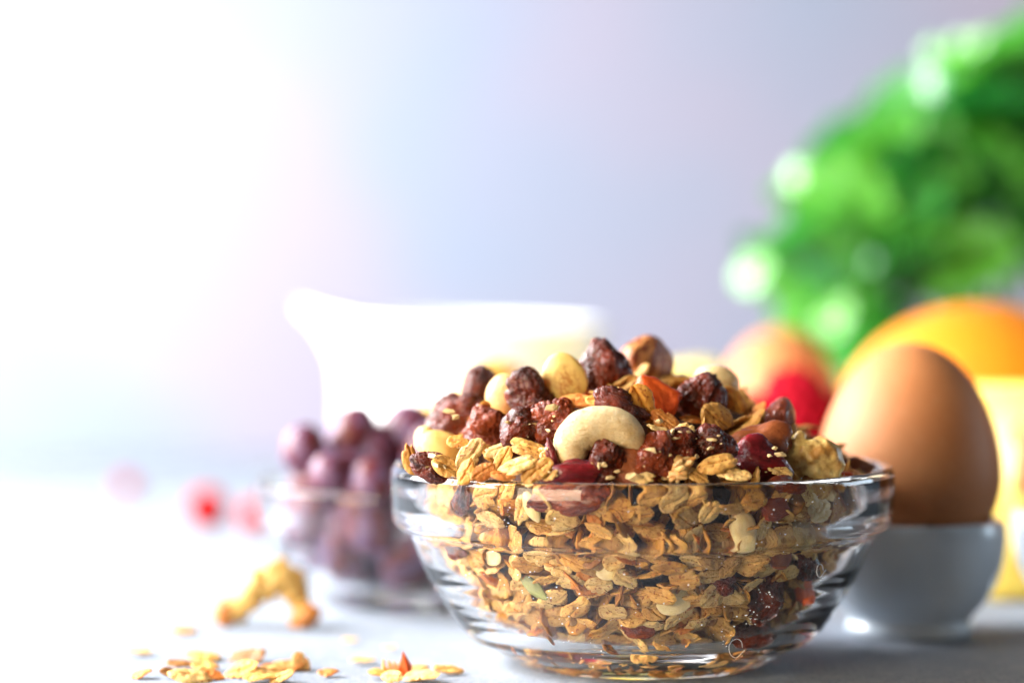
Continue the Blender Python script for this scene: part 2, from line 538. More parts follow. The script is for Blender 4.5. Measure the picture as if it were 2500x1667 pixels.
RM = [raisin_mesh(s, .20) for s in range(8)] 
RSM = [raisin_mesh(40 + s, .09) for s in range(5)]
def with_mat(me, mat, cache={}):
    k = (me.name, mat)
    if k not in cache:
        c = me.copy(); c.materials.clear(); c.materials.append(M[mat]); cache[k] = c
        c.polygons.foreach_set("use_smooth", [True] * len(c.polygons))
    return cache[k]
def hazel_fn(v):
    d = v.normalized(); a = math.atan2(d.y, d.x)
    r = .5 * (1 + .035 * math.sin(a * 7 + 2 * nz(d, 1.5)) * (1 - d.z ** 2) + .05 * nz(d, 1.5, 4) + .012 * nz(d, 9, 2))
    if d.z > .8: r *= 1 + (d.z - .8) * .5
    return d * r
HAZ = blob("hazelnut", hazel_fn, 5)
def round_fn(off, amp=.07):
    return lambda v: v.normalized() * .5 * (1 + amp * nz(v.normalized(), 1.4, off) + .01 * nz(v.normalized(), 8, off))
NUT = [blob("nut", round_fn(s * 2.9), 4) for s in range(3)]
def seed_fn(v):                 # flattened in Y, narrower towards +Z
    d = v * 2; f = 1 - .16 * d.z
    y = d.y * .36 * (1 + .06 * nz(d, 2, 3))
    return Vector((d.x * f * .5, y * .5, d.z * .5 * 1.0)) * (1 + .03 * nz(d, 2.2, 1))
SEED = blob("seed", seed_fn, 4)
def almond_fn(v):
    d = v * 2; t = abs(d.x)
    f = 1 - .35 * max(0, d.x) ** 2
    return Vector((d.x * .5, d.y * f * .5, d.z * f * .5)) * (1 + .04 * nz(d, 3, 7) + .012 * nz(d, 12, 7))
ALM = blob("almond", almond_fn, 4)
def chunk_mesh(seed):           # rough cut cube of candied fruit
    off = seed * 4.1
    def fn(v):
        d = v.normalized()
        p = Vector([math.copysign(abs(c) ** .5, c) for c in d]) * .36
        return p * (1 + .22 * nz(d, 1.5, off) + .08 * nz(d, 4, off) + .03 * nz(d, 11, off))
    return blob("chunk", fn, 4)
CHK = [chunk_mesh(s) for s in range(3)]
def cluster_mesh(seed):           # bits of oat and nut baked together
    r6 = random.Random(seed); vs, fs = [], []; v0, f0 = ico(3)
    for k in range(22):
        d = Vector((r6.gauss(0, 1), r6.gauss(0, 1), r6.gauss(0, 1))).normalized() * r6.uniform(.08, .36)
        rot = Matrix.Rotation(r6.uniform(0, 6.28), 3, 'Z') @ Matrix.Rotation(r6.uniform(0, 6.28), 3, 'X') @ Matrix.Rotation(r6.uniform(0, 6.28), 3, 'Y')
        sc = (r6.uniform(.30, .55), r6.uniform(.18, .30), r6.uniform(.12, .22)); b = len(vs); o = r6.uniform(0, 50)
        for v in v0:
            q = v * (1 + .28 * nz(v, 3.5, o))
            vs.append(d + rot @ Vector((q.x * sc[0], q.y * sc[1], q.z * sc[2])))
        for f in f0: fs.append(tuple(i + b for i in f))
    return mesh("cluster", vs, fs)
CLU = [cluster_mesh(s) for s in range(2)]
def walnut_fn(v):
    d = v.normalized()
    r = .42 + .13 * nz(d, 1.2, 31) - .16 * max(0, 1 - abs(nz(d, 2.1, 8)) * 3.0) ** 2
    r += .30 * math.exp(-((d - Vector((-.45, -.3, .84)).normalized()).length / .34) ** 2)
    r += .05 * math.exp(-((d - Vector((.6, -.3, .7)).normalized()).length / .5) ** 2)
    return d * r + d * .012 * nz(d, 12, 3)
WAL = blob("walnut", walnut_fn, 5)

def ry(deg): return Matrix.Rotation(R(deg), 3, 'Y')
def rx(deg): return Matrix.Rotation(R(deg), 3, 'X')
def rz(deg): return Matrix.Rotation(R(deg), 3, 'Z')
def put(name, me, p, rot, scale, label, cat, group=None):
    o = bpy.data.objects.new(name, me)
    COL.objects.link(o)
    o.matrix_world = Matrix.LocRotScale(p, rot.to_quaternion(), Vector(scale))
    return tag(o, label, cat, group)

SP = "spilled flakes on the white table"
TOP = "pieces heaped on top of the muesli"
GOF = "oat flakes on top of the muesli"
def piece(kind, px, py, w, h, roll, label, mat=None, var=0, dep=None, Y=None, name=None, cat=None, yaw=0):
    p = at(px, py, Y) if Y else on_mound(px, py, .0008)
    k = p.y / FPX
    W_, H_ = w * k, h * k
    D_ = (dep if dep else .8 * min(w, h)) * k
    if kind in ('raisin', 'smooth', 'cluster'): W_, D_, H_ = W_ * 1.2, D_ * 1.2, H_ * 1.2
    if kind in ('chunk', 'hazel'): W_, D_, H_ = W_ * 1.12, D_ * 1.1, H_ * 1.12
    if kind == 'raisin': me, mt, nm, ct = RM[var % 8], mat or 'raisin', 'raisin', 'raisin'
    elif kind == 'smooth': me, mt, nm, ct = RSM[var % 5], mat or 'cranberry', 'dried_cranberry', 'dried cranberry'
    elif kind == 'hazel': me, mt, nm, ct = HAZ, mat or 'hazel', 'hazelnut', 'hazelnut'
    elif kind == 'nut': me, mt, nm, ct = NUT[var % 3], mat or 'blanched', 'hazelnut', 'hazelnut'
    elif kind == 'seed': me, mt, nm, ct = SEED, mat or 'seed', 'peanut_half', 'peanut'
    elif kind == 'almond': me, mt, nm, ct = ALM, mat or 'peanut', 'peanut', 'peanut'
    elif kind == 'chunk': me, mt, nm, ct = CHK[var % 3], mat or 'papaya', 'candied_papaya', 'candied fruit'
    elif kind == 'cluster': me, mt, nm, ct = CLU[var % 2], mat or 'cluster', 'granola_cluster', 'granola'
    elif kind == 'walnut': me, mt, nm, ct = WAL, mat or 'walnut', 'walnut_piece', 'walnut'
    return put(name or nm, with_mat(me, mt), p, ry(roll) @ rz(yaw), (W_, D_, H_), label, cat or ct, TOP)
def oat(px, py, w, tilt, roll, label, mat='oat', var=0, wide=1.0, Y=None, yaw=0, group=GOF, p=None):
    p = p or (at(px, py, Y) if Y else on_mound(px, py, 0))
    s = w * p.y / FPX / .0085 * (1.12 if group != SP else 1.32)
    return put("oat_flake", flake(var, mat), p, ry(roll) @ rz(yaw) @ rx(tilt), (s, s * wide, s), label, "oat flake", group)

# --- the large pieces, one by one (photo pixels)
piece('hazel', 1576, 888, 146, 114, 12, "striped brown skinned hazelnut at the very top of the heap", yaw=40)
piece('raisin', 1480, 908, 98, 120, -8, "upright dark wrinkled raisin between the yellow peanut half and the striped hazelnut", var=1)
piece('seed', 1376, 922, 112, 128, -14, "upright yellow peanut half with brown blotches near the top of the heap", dep=100, Y=.628)
piece('chunk', 1607, 968, 150, 88, 28, "red orange candied papaya strip under the striped hazelnut", var=0, dep=70)
piece('chunk', 1448, 950, 60, 56, 10, "small red papaya bit between yellow peanut half and upright raisin", var=1, Y=.640)
piece('nut', 1240, 972, 108, 122, -10, "round golden blanched hazelnut on the upper left of the heap", var=0)
piece('raisin', 1303, 970, 92, 112, -20, "dark raisin directly right of the golden blanched hazelnut", var=2)
piece('raisin', 1172, 955, 84, 90, 30, "dark raisin at the left edge behind the golden blanched hazelnut", var=3)
piece('raisin', 1118, 1022, 130, 118, -28, "big lumpy purple brown raisin at the left side of the heap", var=4, mat='raisin')
piece('raisin', 1195, 1045, 110, 90, 10, "red brown raisin in shade below the golden blanched hazelnut", mat='raisin_red', var=5)
piece('almond', 1083, 1096, 128, 84, 24, "golden whole peanut low on the left of the heap", dep=70)
piece('nut', 1038, 1072, 54, 66, 0, "small cream nut at the far left above the rim", mat='whitenut', var=1, Y=.637)
piece('nut', 1066, 1045, 58, 60, 0, "pale round nut half hidden behind the big purple raisin", mat='blanched', var=2, Y=.648)
piece('raisin', 1052, 1134, 78, 56, 25, "small dark raisin with crumbs at the left rim", var=6, Y=.607)
piece('raisin', 1275, 1052, 98, 74, -38, "crinkled dark raisin in the middle left of the heap", var=7)
piece('raisin', 1352, 1028, 92, 88, -30, "flat red brown raisin tucked behind the left end of the cashew", mat='raisin_red', var=0)
piece('raisin', 1515, 996, 120, 68, 18, "dark date piece behind the right half of the cashew", mat='raisin', var=3)
piece('raisin', 1478, 1126, 92, 92, 20, "dark curled raisin dotted with crumbs under the cashew", mat='raisin', var=5, Y=.5985)
piece('smooth', 1545, 1142, 112, 92, 8, "smooth brown date piece under the right end of the cashew", mat='date', var=1, name='date_piece', cat='date', Y=.6005)
piece('smooth', 1392, 1154, 112, 56, -8, "dark red dried cranberry at the rim below the left end of the cashew", var=0, Y=.5965)
piece('raisin', 1712, 965, 98, 90, 0, "round dark raisin in front of the white nut on the right", var=6)
piece('nut', 1748, 935, 118, 88, 10, "smooth white nut peeking out behind a dark raisin on the right", mat='whitenut', var=1)
piece('almond', 1800, 985, 90, 54, 48, "tan nut piece right of the white nut", mat='walnut', dep=50, Y=.655)
piece('hazel', 1905, 1020, 128, 82, 14, "dark red brown hazelnut on the right slope near the raspberry", mat='raisin_red', yaw=80)
piece('smooth', 1868, 1080, 124, 78, 0, "matt brown date piece in shade on the right slope", mat='date', var=2, name='date_piece', cat='date')
def walnut_piece():
    Y = .6165; c = at(1975, 1110, Y); k = Y / FPX; vs, fs = [], []
    for pts, sd in (([(1928, 1160, 20), (1938, 1125, 32), (1975, 1108, 38), (2018, 1108, 34), (2044, 1136, 20)], 1), ([(1938, 1118, 22), (1944, 1086, 17), (1953, 1064, 15)], 2),
                    ([(1960, 1150, 30), (2000, 1152, 30), (2030, 1160, 22)], 3), ([(1990, 1092, 20), (2012, 1086, 18)], 4)):
        me = sweep("w", [at(a, b, Y) - c for a, b, _ in pts], [q * k for *_, q in pts], 20, .9, 5, .35, sd)
        b = len(vs); vs += [v.co.copy() for v in me.vertices]; fs += [tuple(i + b for i in p.vertices) for p in me.polygons]
        bpy.data.meshes.remove(me)
    o = link("walnut_piece", mesh("walnut_piece", vs, fs), M['walnut_r'], loc=c)
    md = o.modifiers.new("join", 'REMESH'); md.mode = 'VOXEL'; md.voxel_size = .00032; md.use_smooth_shade = True
    md = o.modifiers.new("soft", 'SMOOTH'); md.factor = .7; md.iterations = 8
    tag(o, "twisted pale walnut piece with an upright knob by the right rim", "walnut", TOP)
mw = MB('walnut real size'); v_ = mw.coords(False); n1_ = mw.noise(v_, 170, 4, .6); n2_ = mw.noise(v_, 700, 4, .65)
c_ = mw.mix(mw.ramp(n1_, [(.42, 0.0), (.62, 1.0)]), (.80, .60, .22), (.42, .20, .045)); c_ = mw.mix(mw.ramp(n2_, [(.6, 0.0), (.75, .5)]), c_, (.30, .12, .03))
mw.set(base=c_, rough=.33, sss=.1, sssr=(.003, .002, .001), ssss=.5); mw.bump(n2_, .4, .0006)
M['walnut_r'] = mw.m
walnut_piece()
piece('smooth', 1855, 1132, 118, 86, 30, "glossy dark cranberry with nut bits left of the walnut piece", var=3, Y=.6085)
piece('raisin', 1738, 1088, 98, 76, 0, "blackish raisin with crumbs right of centre", var=1, Y=.603)
piece('raisin', 1668, 1092, 92, 74, -15, "second blackish raisin with crumbs, left of its black neighbour", var=2, Y=.6015)
piece('raisin', 1604, 1122, 86, 92, 0, "reddish raisin right of the smooth brown date piece", mat='raisin_red', var=7, Y=.599)
piece('cluster', 1655, 1150, 96, 66, -22, "orange toasted granola cluster at the front rim right of centre", var=0, Y=.5965)
piece('smooth', 2082, 1140, 78, 46, 5, "brown date piece at the right end inside the rim", mat='date', var=4, name='date_piece', cat='date', Y=.640)
piece('chunk', 2040, 1164, 110, 26, -4, "thin orange papaya strip along the right rim", var=2, Y=.622)
piece('smooth', 1352, 1118, 22, 76, -22, "thin shiny dark fruit stem beside the left end of the cashew", mat='cranberry', var=2, name='dried_fruit_strip', cat='dried fruit', Y=.5985)
piece('cluster', 1335, 1105, 48, 44, 20, "small tan granola crumb left of the cashew", var=1, Y=.600)

# --- the cashew
def cashew():
    Y = .6000
    c = at(1465, 1065, Y)
    pts = [(1396, 1104, 40), (1398, 1078, 46), (1424, 1050, 50), (1466, 1040, 50), (1508, 1046, 48), (1536, 1070, 42), (1552, 1100, 26)]
    P = [at(a, b, Y) - c for a, b, _ in pts]
    me = sweep("cashew", P, [r * Y / FPX for *_, r in pts], 28, .82, 6, .05, 3)
    tag(link("cashew", me, M['cashew_r'], loc=c), "whole cream cashew curved like an arch at the front of the heap", "cashew", TOP)
mm = MB('cashew real size'); v_ = mm.coords(False)
n1_ = mm.noise(v_, 220, 4, .6); n2_ = mm.noise(mm.stretch(v_, (1, 1, 2.2)), 900, 5, .7, .5); n3_ = mm.noise(v_, 2600, 2, .5)
c_ = mm.mix(mm.ramp(n1_, [(.35, 0.0), (.7, 1.0)]), (.84, .66, .36), (.76, .50, .19))
c_ = mm.mix(mm.ramp(n2_, [(.56, 0.0), (.70, .5)]), c_, (.70, .40, .12)); c_ = mm.mix(mm.ramp(n3_, [(.70, 0.0), (.74, .6)]), c_, (.45, .2, .05))
mm.set(base=c_, rough=.42, sss=.2, sssr=(.003, .002, .001), ssss=.6); mm.bump(n2_, .9, .0011)
M['cashew_r'] = mm.m
cashew()

# --- oat flakes told apart on top
OT = [
 (1004, 1120, 74, 80, 78, 'oat_gold', "curved golden flake standing on edge at the far left rim", .612),
 (1090, 1138, 70, 60, 30, 'oat', "tan flake leaning on the small dark raisin by the left rim", .604),
 (1150, 1112, 88, 78, -55, 'oat_pale', "long pale flake leaning up right on the left front", .603),
 (1140, 1150, 66, 55, -60, 'oat_gold', "yellow flake at the left front rim under the long pale flake", .5975),
 (1178, 1152, 62, 70, -32, 'oat_orange', "orange curled flake at the left front rim", .5965),
 (1222, 1096, 78, 40, -18, 'oat_pale', "bright pale flake below the crinkled dark raisin", None),
 (1228, 1122, 66, 65, -60, 'oat_gold', "golden seedlike flake standing between two pale flakes", .601),
 (1262, 1138, 96, 38, -20, 'oat_pale', "wide pale ragged flake at the front rim left of centre", .597),
 (1312, 1150, 84, 52, -38, 'oat_gold', "yellow ragged flake beside the dark red cranberry", .5955),
 (1290, 1092, 88, 55, 18, 'oat', "brownish flake under the crinkled dark raisin", None),
 (1405, 980, 92, 28, -4, 'oat_orange', "orange flat flake right under the yellow peanut half", None),
 (1468, 972, 72, 30, -8, 'oat_gold', "golden flake edge under the upright raisin", None),
 (1570, 985, 96, 80, 62, 'oat_gold', "thin golden flake edge behind the cashew's right shoulder", None),
 (1625, 1028, 76, 60, 38, 'oat_orange', "peach flake right of the cashew's shoulder", None),
 (1605, 1046, 52, 20, 18, 'oat_pale', "small pale sliver touching the peach flake", .606),
 (1668, 1056, 60, 70, -28, 'oat_pale', "bright pointed chip perched above the blackish raisins", .603),
 (1632, 1078, 36, 20, 0, 'oat_pale', "tiny pale sliver on the blackish raisins", .600),
 (1752, 1022, 88, 75, 38, 'oat', "notched tan flake below the round dark raisin", None),
 (1792, 975, 70, 70, 55, 'oat_gold', "tan flake wedged behind the round dark raisin", None),
 (1818, 1040, 118, 12, -40, 'oat_gold', "long yellow flake seen edge on, rising to the right", .622),
 (1843, 1012, 70, 25, -50, 'oat_orange', "small orange flake beside the long yellow edge", .630),
 (1752, 1132, 92, 48, -14, 'oat', "smooth tan flake lying below the blackish raisin", .5975),
 (1790, 1158, 84, 30, 8, 'oat_pale', "pale flake at the front rim left of the glossy cranberry", .5965),
 (1702, 1160, 60, 60, 30, 'oat', "half hidden tan flake right of the granola cluster", .5965),
 (1905, 1150, 60, 50, 20, 'oat_pale', "pale nutty flake stuck to the glossy cranberry", .605),
 (1575, 1166, 50, 40, -10, 'oat_pale', "small pale flake at the front rim by the reddish raisin", .5945),
 (1918, 1068, 62, 25, 8, 'oat', "thin tan flake above the walnut piece", .633),
 (1190, 1010, 60, 60, 75, 'oat_gold', "golden flake between the purple raisin and blanched hazelnut", .622),
 (1275, 985, 66, 80, 80, 'oat_pale', "pale flake standing between blanched hazelnut and dark raisin", .625),
 (1230, 1160, 60, 25, 6, 'oat_orange', "brown thin flake on the front rim left of centre", .595),
 (1120, 1080, 56, 60, 10, 'oat_gold', "amber flake low on the purple raisin", .612),
 (1345, 1158, 44, 30, -30, 'oat', "short tan flake wedged at the rim by the cranberry", .5945),
]
for i, (px, py, w, tilt, roll, mt, lab, Y) in enumerate(OT):
    oat(px, py, w, tilt, roll, lab, mt, i * 5 + 1, .95, Y, yaw=(i * 37) % 30 - 15)

# --- fruit and nuts seen through the glass
INS = "pieces seen through the bowl wall"
IN = [
 ('raisin', 1385, 1220, 190, 80, 0, 'raisin_red', "wide dark red raisin pressed to the glass just under the front rim"),
 ('raisin', 1128, 1225, 56, 66, 0, 'raisin', "greyish raisin behind glass at upper left"),
 ('raisin', 1122, 1335, 90, 44, 0, 'raisin', "brown raisin behind glass left under the ledge"),
 ('chunk', 1895, 1240, 100, 70, -20, 'papaya_dark', "dark red papaya piece behind glass at upper right"),
 ('chunk', 1905, 1345, 84, 92, 8, 'date', "brown date block behind glass on the right below the ledge"),
 ('raisin', 1880, 1440, 110, 130, 0, 'raisin', "large blackish raisin behind glass low on the right"),
 ('raisin', 1835, 1525, 130, 70, 0, 'raisin', "dark raisin behind glass at the lower right"),
 ('nut', 1815, 1290, 70, 90, -12, 'whitenut', "yellow blanched nut behind glass right of centre"),
 ('chunk', 1965, 1430, 70, 90, 0, 'papaya', "salmon papaya piece behind glass at the right edge"),
 ('almond', 1300, 1240, 80, 36, 58, 'whitenut', "pale slim sunflower kernel behind glass under the rim"),
 ('seed', 1205, 1350, 56, 46, 0, 'whitenut', "whitish seed behind glass left of centre"),
 ('almond', 1305, 1425, 96, 32, 34, 'greenseed', "green pumpkin seed behind glass left of centre"),
 ('seed', 1480, 1390, 50, 40, 10, 'whitenut', "small whitish seed in the middle behind glass"),
 ('seed', 1645, 1460, 84, 64, -10, 'whitenut', "greyish white seed behind glass low centre"),
 ('raisin', 1560, 1520, 70, 46, 0, 'raisin_red', "small dark raisin between flakes low in the middle"),
 ('raisin', 1350, 1580, 80, 30, 0, 'raisin', "dark raisin sliver at the bowl bottom left"),
 ('walnut', 2000, 1250, 90, 70, 0, 'whitenut', "chipped white nut piece behind glass at far right"),
 ('raisin', 1975, 1375, 84, 70, 20, 'raisin', "dark raisin at the far right behind glass below the ledge"),
 ('raisin', 1770, 1420, 70, 60, 20, 'raisin', "brown raisin behind glass right of centre"),
 ('raisin', 1925, 1185, 110, 46, 0, 'raisin_red', "long dark red raisin just under the rim at upper right"),
 ('walnut', 1960, 1300, 80, 66, 40, 'walnut', "tan walnut bit behind glass at the right ledge"),
]
NAMES = {'raisin': ('raisin', 'raisin'), 'chunk': ('candied_papaya', 'candied fruit'), 'nut': ('blanched_nut', 'nut'), 'almond': ('kernel', 'seed'),
         'seed': ('seed', 'seed'), 'walnut': ('walnut_piece', 'walnut')}
taken = []
for i, (k, px, py, w, h, roll, mt, lab) in enumerate(IN):
    p = on_glass(px, py, .0005)
    dvec = Vector((p.x - BX, p.y - BY, 0)).normalized()
    s = p.y / FPX; dep = min(w, h) * .55 * s
    p = p - dvec * dep * .42
    me = {'raisin': RM[i % 8], 'chunk': CHK[i % 3], 'nut': NUT[i % 3], 'almond': ALM, 'seed': SEED, 'walnut': WAL}[k]
    yaw = math.atan2(dvec.x, -dvec.y)
    nm, ct = NAMES[k]
    if mt == 'date': nm, ct = 'date_piece', 'date'
    put(nm, with_mat(me, mt), p, rz(math.degrees(yaw)) @ ry(roll), (w * s, dep, h * s), lab, ct, INS)
    taken.append((p, max(w, h) * .36 * s, min(w, h) * .36 * s))

# --- the packed oat flakes behind the glass
rn = random.Random(11)
def shell_point(phi, z, inset):
    r = inner_r(z) - inset
    return Vector((BX + r * math.sin(phi), BY - r * math.cos(phi), z))
def slope(z):
    return math.atan2(inner_r(min(z + .002, .046)) - inner_r(max(z - .002, .0048)), .004)
def blocked(p, f=1.0):
    return any((p - q).length < (a * .5 + b * .5) * f for q, a, b in taken)
pts = []
tries = 0
while len(pts) < 285 and tries < 30000:
    tries += 1
    phi = rn.uniform(-1.75, 1.75); z = rn.uniform(.0075, .0445)
    if rn.random() > inner_r(z) / .057: continue
    p = shell_point(phi, z, rn.uniform(.0012, .0022) + .0014 * min(1.2, abs(phi)) ** 2)
    if blocked(p): continue
    if any((p - q).length < .0044 for q in pts): continue
    pts.append(p)
    n = Vector((math.sin(phi) * math.cos(slope(z)), -math.cos(phi) * math.cos(slope(z)), -math.sin(slope(z))))
    t = Vector((math.cos(phi), math.sin(phi), 0)); b = n.cross(t)
    edge = rn.random() < .15
    rot = Matrix((t, b, n)).transposed()
    spin = rn.gauss(0, 32) if not edge else rn.gauss(0, 22)
    rot = rot @ rz(spin) @ rx(rn.gauss(0, 17) if not edge else rn.choice((-1, 1)) * rn.uniform(50, 80)) @ ry(rn.gauss(0, 13))
    s = rn.uniform(.74, 1.02)
    mt = rn.choices(['oat', 'oat_pale', 'oat_gold', 'oat_orange'], [5, 5, 1.6, .5])[0]
    if edge: p = p - n * .0015
    put("oat_flake", flake(rn.randrange(14), mt), p, rot, (s, s, s), "toasted oat flake packed behind the clear bowl wall", "oat flake",
        "oat flakes packed inside the glass bowl")

# deeper flakes and loose crumbs nobody could count: one mass
def mass():
    vs, fs, mi = [], [], []
    mats = ['oat', 'oat_gold', 'oat_orange', 'oat_pale', 'oat_brown']
    def add(p, rot, s, i, m):
        base = len(vs); v0, f0 = FL[i]
        for v in v0: vs.append(p + rot @ (Vector(v) * s))
        for f in f0: fs.append(tuple(a + base for a in f)); mi.append(m)
    r2 = random.Random(5)
    for layer, cnt in ((.0036, 420), (.0056, 360), (.0085, 220)):
        for _ in range(cnt):
            z = r2.uniform(.006, .045); phi = r2.uniform(-2.1, 2.1)
            p = shell_point(phi, z, layer + r2.uniform(-.001, .001) + .0012 * min(1.2, abs(phi)) ** 2) if inner_r(z) > .015 else Vector((BX, BY, z))
            rot = (rz(r2.uniform(0, 360)) @ rx(r2.gauss(60, 35)) @ rz(r2.uniform(0, 360)))
            add(p, rot, .0085 * r2.uniform(.65, .98), r2.randrange(14), r2.choices((0, 1, 2, 4), (3, 3, 1, 4) if layer < .004 else (1, 2, 1, 6))[0])  # deeper layers get browner oats, gap shade put into the colour
    for _ in range(420):                                  # under the pieces on the mound
        a = r2.uniform(0, 6.283); q = math.sqrt(r2.random()) * .053
        x, y = BX + q * math.cos(a), BY + q * math.sin(a)
        p = Vector((x, y, dome(x, y) - r2.uniform(.0025, .006)))
        rot = rz(r2.uniform(0, 360)) @ rx(r2.gauss(0, 40)) @ rz(r2.uniform(0, 360))
        add(p, rot, .0085 * r2.uniform(.7, 1.05), r2.randrange(14), r2.choices((0, 1, 2, 3), (4, 4, 2, 1))[0])
    me = mesh("oat_mass", vs, fs)
    for m in mats: me.materials.append(M[m])
    me.polygons.foreach_set("material_index", mi)
    o = link("oats", me)
    tag(o, "deeper layer of loose oats and crumbs filling the bowl", "muesli", kind="stuff")
mass()
def core():
    vs, fs = [], []
    nr, sg = 40, 72
    prof = [(0, .0065)] + [(max(inner_r(z) - .0105, .001), z) for z in [.007 + k * .0019 for k in range(20)]]
    def fn(v, a):
        d = Vector(v); return tuple(d * (1 + .05 * noise.noise(d * 260)))
    top = [(.050 - k * .0028, None) for k in range(17)]
    pr = prof + [(r, dome(BX + r, BY) - .0075) for r, _ in top if r > .002] + [(0, dome(BX, BY) - .0075)]
    me = lathe("crumbs", pr, 72, fn)
    o = link("crumbs", me, M['crumb'], loc=(BX, BY, 0))
    tag(o, "crumbly muesli at the heart of the bowl, coloured dark as shade", "muesli", kind="stuff")
mc = MB('gap shade muesli crumb'); v_ = mc.coords(False); n_ = mc.noise(v_, 500, 4, .7)
mc.set(base=mc.ramp(n_, [(.3, (.035, .010, .004)), (.7, (.14, .05, .014))]), rough=.8); mc.bump(n_, .8, .002)  # near-black brown puts the shade between flakes into the base colour
M['crumb'] = mc.m
core()
M['nut_crumb'] = MB('pale nut crumb').set(base=(.52, .36, .16), rough=.7).m
def crumbs():                        # tiny bits clinging to the fruit
    vs, fs = [], []
    r3 = random.Random(8)
    v0, f0 = ico(1)
    spots = [(1478, 1130, 40, .5935, 12), (1720, 1085, 55, .597, 12), (1665, 1090, 44, .596, 8), (1600, 1120, 40, .594, 8), (1875, 1125, 36, .6025, 9), (1052, 1128, 34, .602, 9),
             (1350, 1020, 40, .6085, 8), (1275, 1050, 42, .611, 9), (1712, 965, 42, .626, 7), (1118, 1040, 50, .618, 8), (1545, 1150, 40, .594, 4), (1482, 905, 40, .64, 4),
             (1350, 1160, 20, .5935, 2), (1620, 1060, 34, .598, 8), (1300, 970, 36, .625, 6)]
    for (px, py, rad, Y, n) in spots:
        for _ in range(max(3, n * 2 // 3)):
            a = r3.uniform(0, 6.28); q = rad * math.sqrt(r3.random())
            p = at(px + q * math.cos(a), py + q * math.sin(a), Y + (q / rad) ** 2 * .0022)
            s = r3.choice((.0005, .0006, .0009, .0013, .0018, .0026)) * r3.uniform(.8, 1.3)
            rot = rz(r3.uniform(0, 360)) @ rx(r3.uniform(0, 360)); sc = Vector((1.25, r3.uniform(.4, .9), r3.uniform(.25, .6)))
            b = len(vs)
            for v in v0:
                w = v * (1 + 1.1 * noise.noise(v * 3 + Vector((b, 0, 0))))
                vs.append(p + rot @ Vector((w.x * sc.x, w.y * sc.y, w.z * sc.z)) * s)
            for f in f0: fs.append(tuple(i + b for i in f))
    o = link("crumbs", mesh("nut_crumbs", vs, fs), M['nut_crumb'], smooth=False)
    tag(o, "tiny pale nut and oat crumbs clinging to the dried fruit", "crumbs", kind="stuff")
crumbs()
def fibres():
    for (px, py, r, Y0, lab) in [(2000, 1392, 16, .600, "curled white lint fibre on the right side of the big glass bowl"),
                           (1795, 1580, 24, .607, "round curl of white lint low on the big glass bowl")]:
        best = None
        for k in range(400):
            p = at(px, py, BY - .062 + k * .0004)
            ro = .0285 if p.z < .001 else next((a + (b - a) * (p.z - z0) / (z1 - z0) for (a, z0), (b, z1) in zip(OUT[3:], OUT[4:]) if z0 <= p.z <= z1), .06)
            if math.hypot(p.x - BX, p.y - BY) < ro + .0004: best = p; break
        if not best: continue
        P = [Vector((math.cos(t) * r * .8, -.0, math.sin(t) * r)) * (best.y / FPX) for t in [k * .5 for k in range(11)]]
        P.append(P[-1] + Vector((.0018, 0, .0014)))
        d = Vector((best.x - BX, best.y - BY, 0)).normalized()
        yaw = math.atan2(d.x, -d.y)
        me = sweep("fibre", [rz(math.degrees(yaw)) @ p for p in P], [.00006] * len(P), 5, 1, 3)
        tag(link("lint_fibre", me, M['fibre'], loc=best + d * .0002), lab, "lint")
fibres()
def dust():
    vs, fs = [], []
    r7 = random.Random(14); v0, f0 = ico(1)
    spots = [(1868, 1458, 26, 16), (1835, 1506, 22, 16), (1760, 1558, 26, 10), (1240, 1245, 40, 22), (1330, 1235, 60, 14), (2000, 1210, 90, 30), (1900, 1300, 60, 14), (1250, 1420, 120, 26), (1650, 1400, 200, 40), (1400, 1560, 120, 20)]
    for (px, py, rad, n) in spots:
        for _ in range(n):
            a = r7.uniform(0, 6.28); q = rad * math.sqrt(r7.random()); x, y = px + q * math.cos(a), py + q * math.sin(a)
            for k in range(300):
                p = at(x, y, BY - .062 + k * .0004)
                ro = next((u + (w - u) * (p.z - z0) / (z1 - z0) for (u, z0), (w, z1) in zip(OUT[3:], OUT[4:]) if z0 <= p.z <= z1), 0)
                if math.hypot(p.x - BX, p.y - BY) < ro + .0003: break
            else: continue
            sz = r7.choice((.00016, .0002, .00028, .0004)); b = len(vs)
            for v in v0: vs.append(p + Vector((v.x * r7.uniform(.6, 1.5), v.y, v.z * r7.uniform(.5, 1.1))) * sz)
            for f in f0: fs.append(tuple(i + b for i in f))
    tag(link("dust", mesh("dust", vs, fs), M['fibre'], smooth=False), "white oat dust clinging to the outside of the big glass bowl", "dust", kind="stuff")
dust()

# ------------------------------------------------------------------ grapes in the smaller glass bowl
GX, GY, GS = at(1000, 1300, .765).x, .765, .72
tag(link("glass_bowl", bowl_mesh("small_glass_bowl", GS), M['glass'], loc=(GX, GY, 0.0002)), "smaller clear glass bowl full of red grapes, left of the muesli", "bowl")
GR = blob("grape", round_fn(5, .03), 4)
GL = [(742, 1098, 112, 128, 10, .748, "leftmost grape resting on the small bowl's rim"), (858, 1062, 118, 158, 28, .757, "upright oval grape second from the left"),
      (1000, 1056, 150, 150, -20, .765, "largest grape at the top of the pile"), (806, 1158, 104, 110, 0, .735, "front grape peeping over the small bowl's rim"),
      (905, 1190, 120, 150, 14, .735, "bluish grape half above the small bowl's rim next to the big bowl"), (1050, 1130, 140, 150, 0, .75, "grape just behind the big bowl's left rim"),
      (945, 1120, 120, 120, 0, .765, "grape wedged under the largest grape")]
for (px, py, w, h, roll, Y, lab) in GL:
    s = Y / FPX
    put("grape", with_mat(GR, 'grape'), at(px, py, Y), ry(roll), (w * s, w * s, h * s), lab, "grape", "red grapes in the small glass bowl")
r4 = random.Random(3)
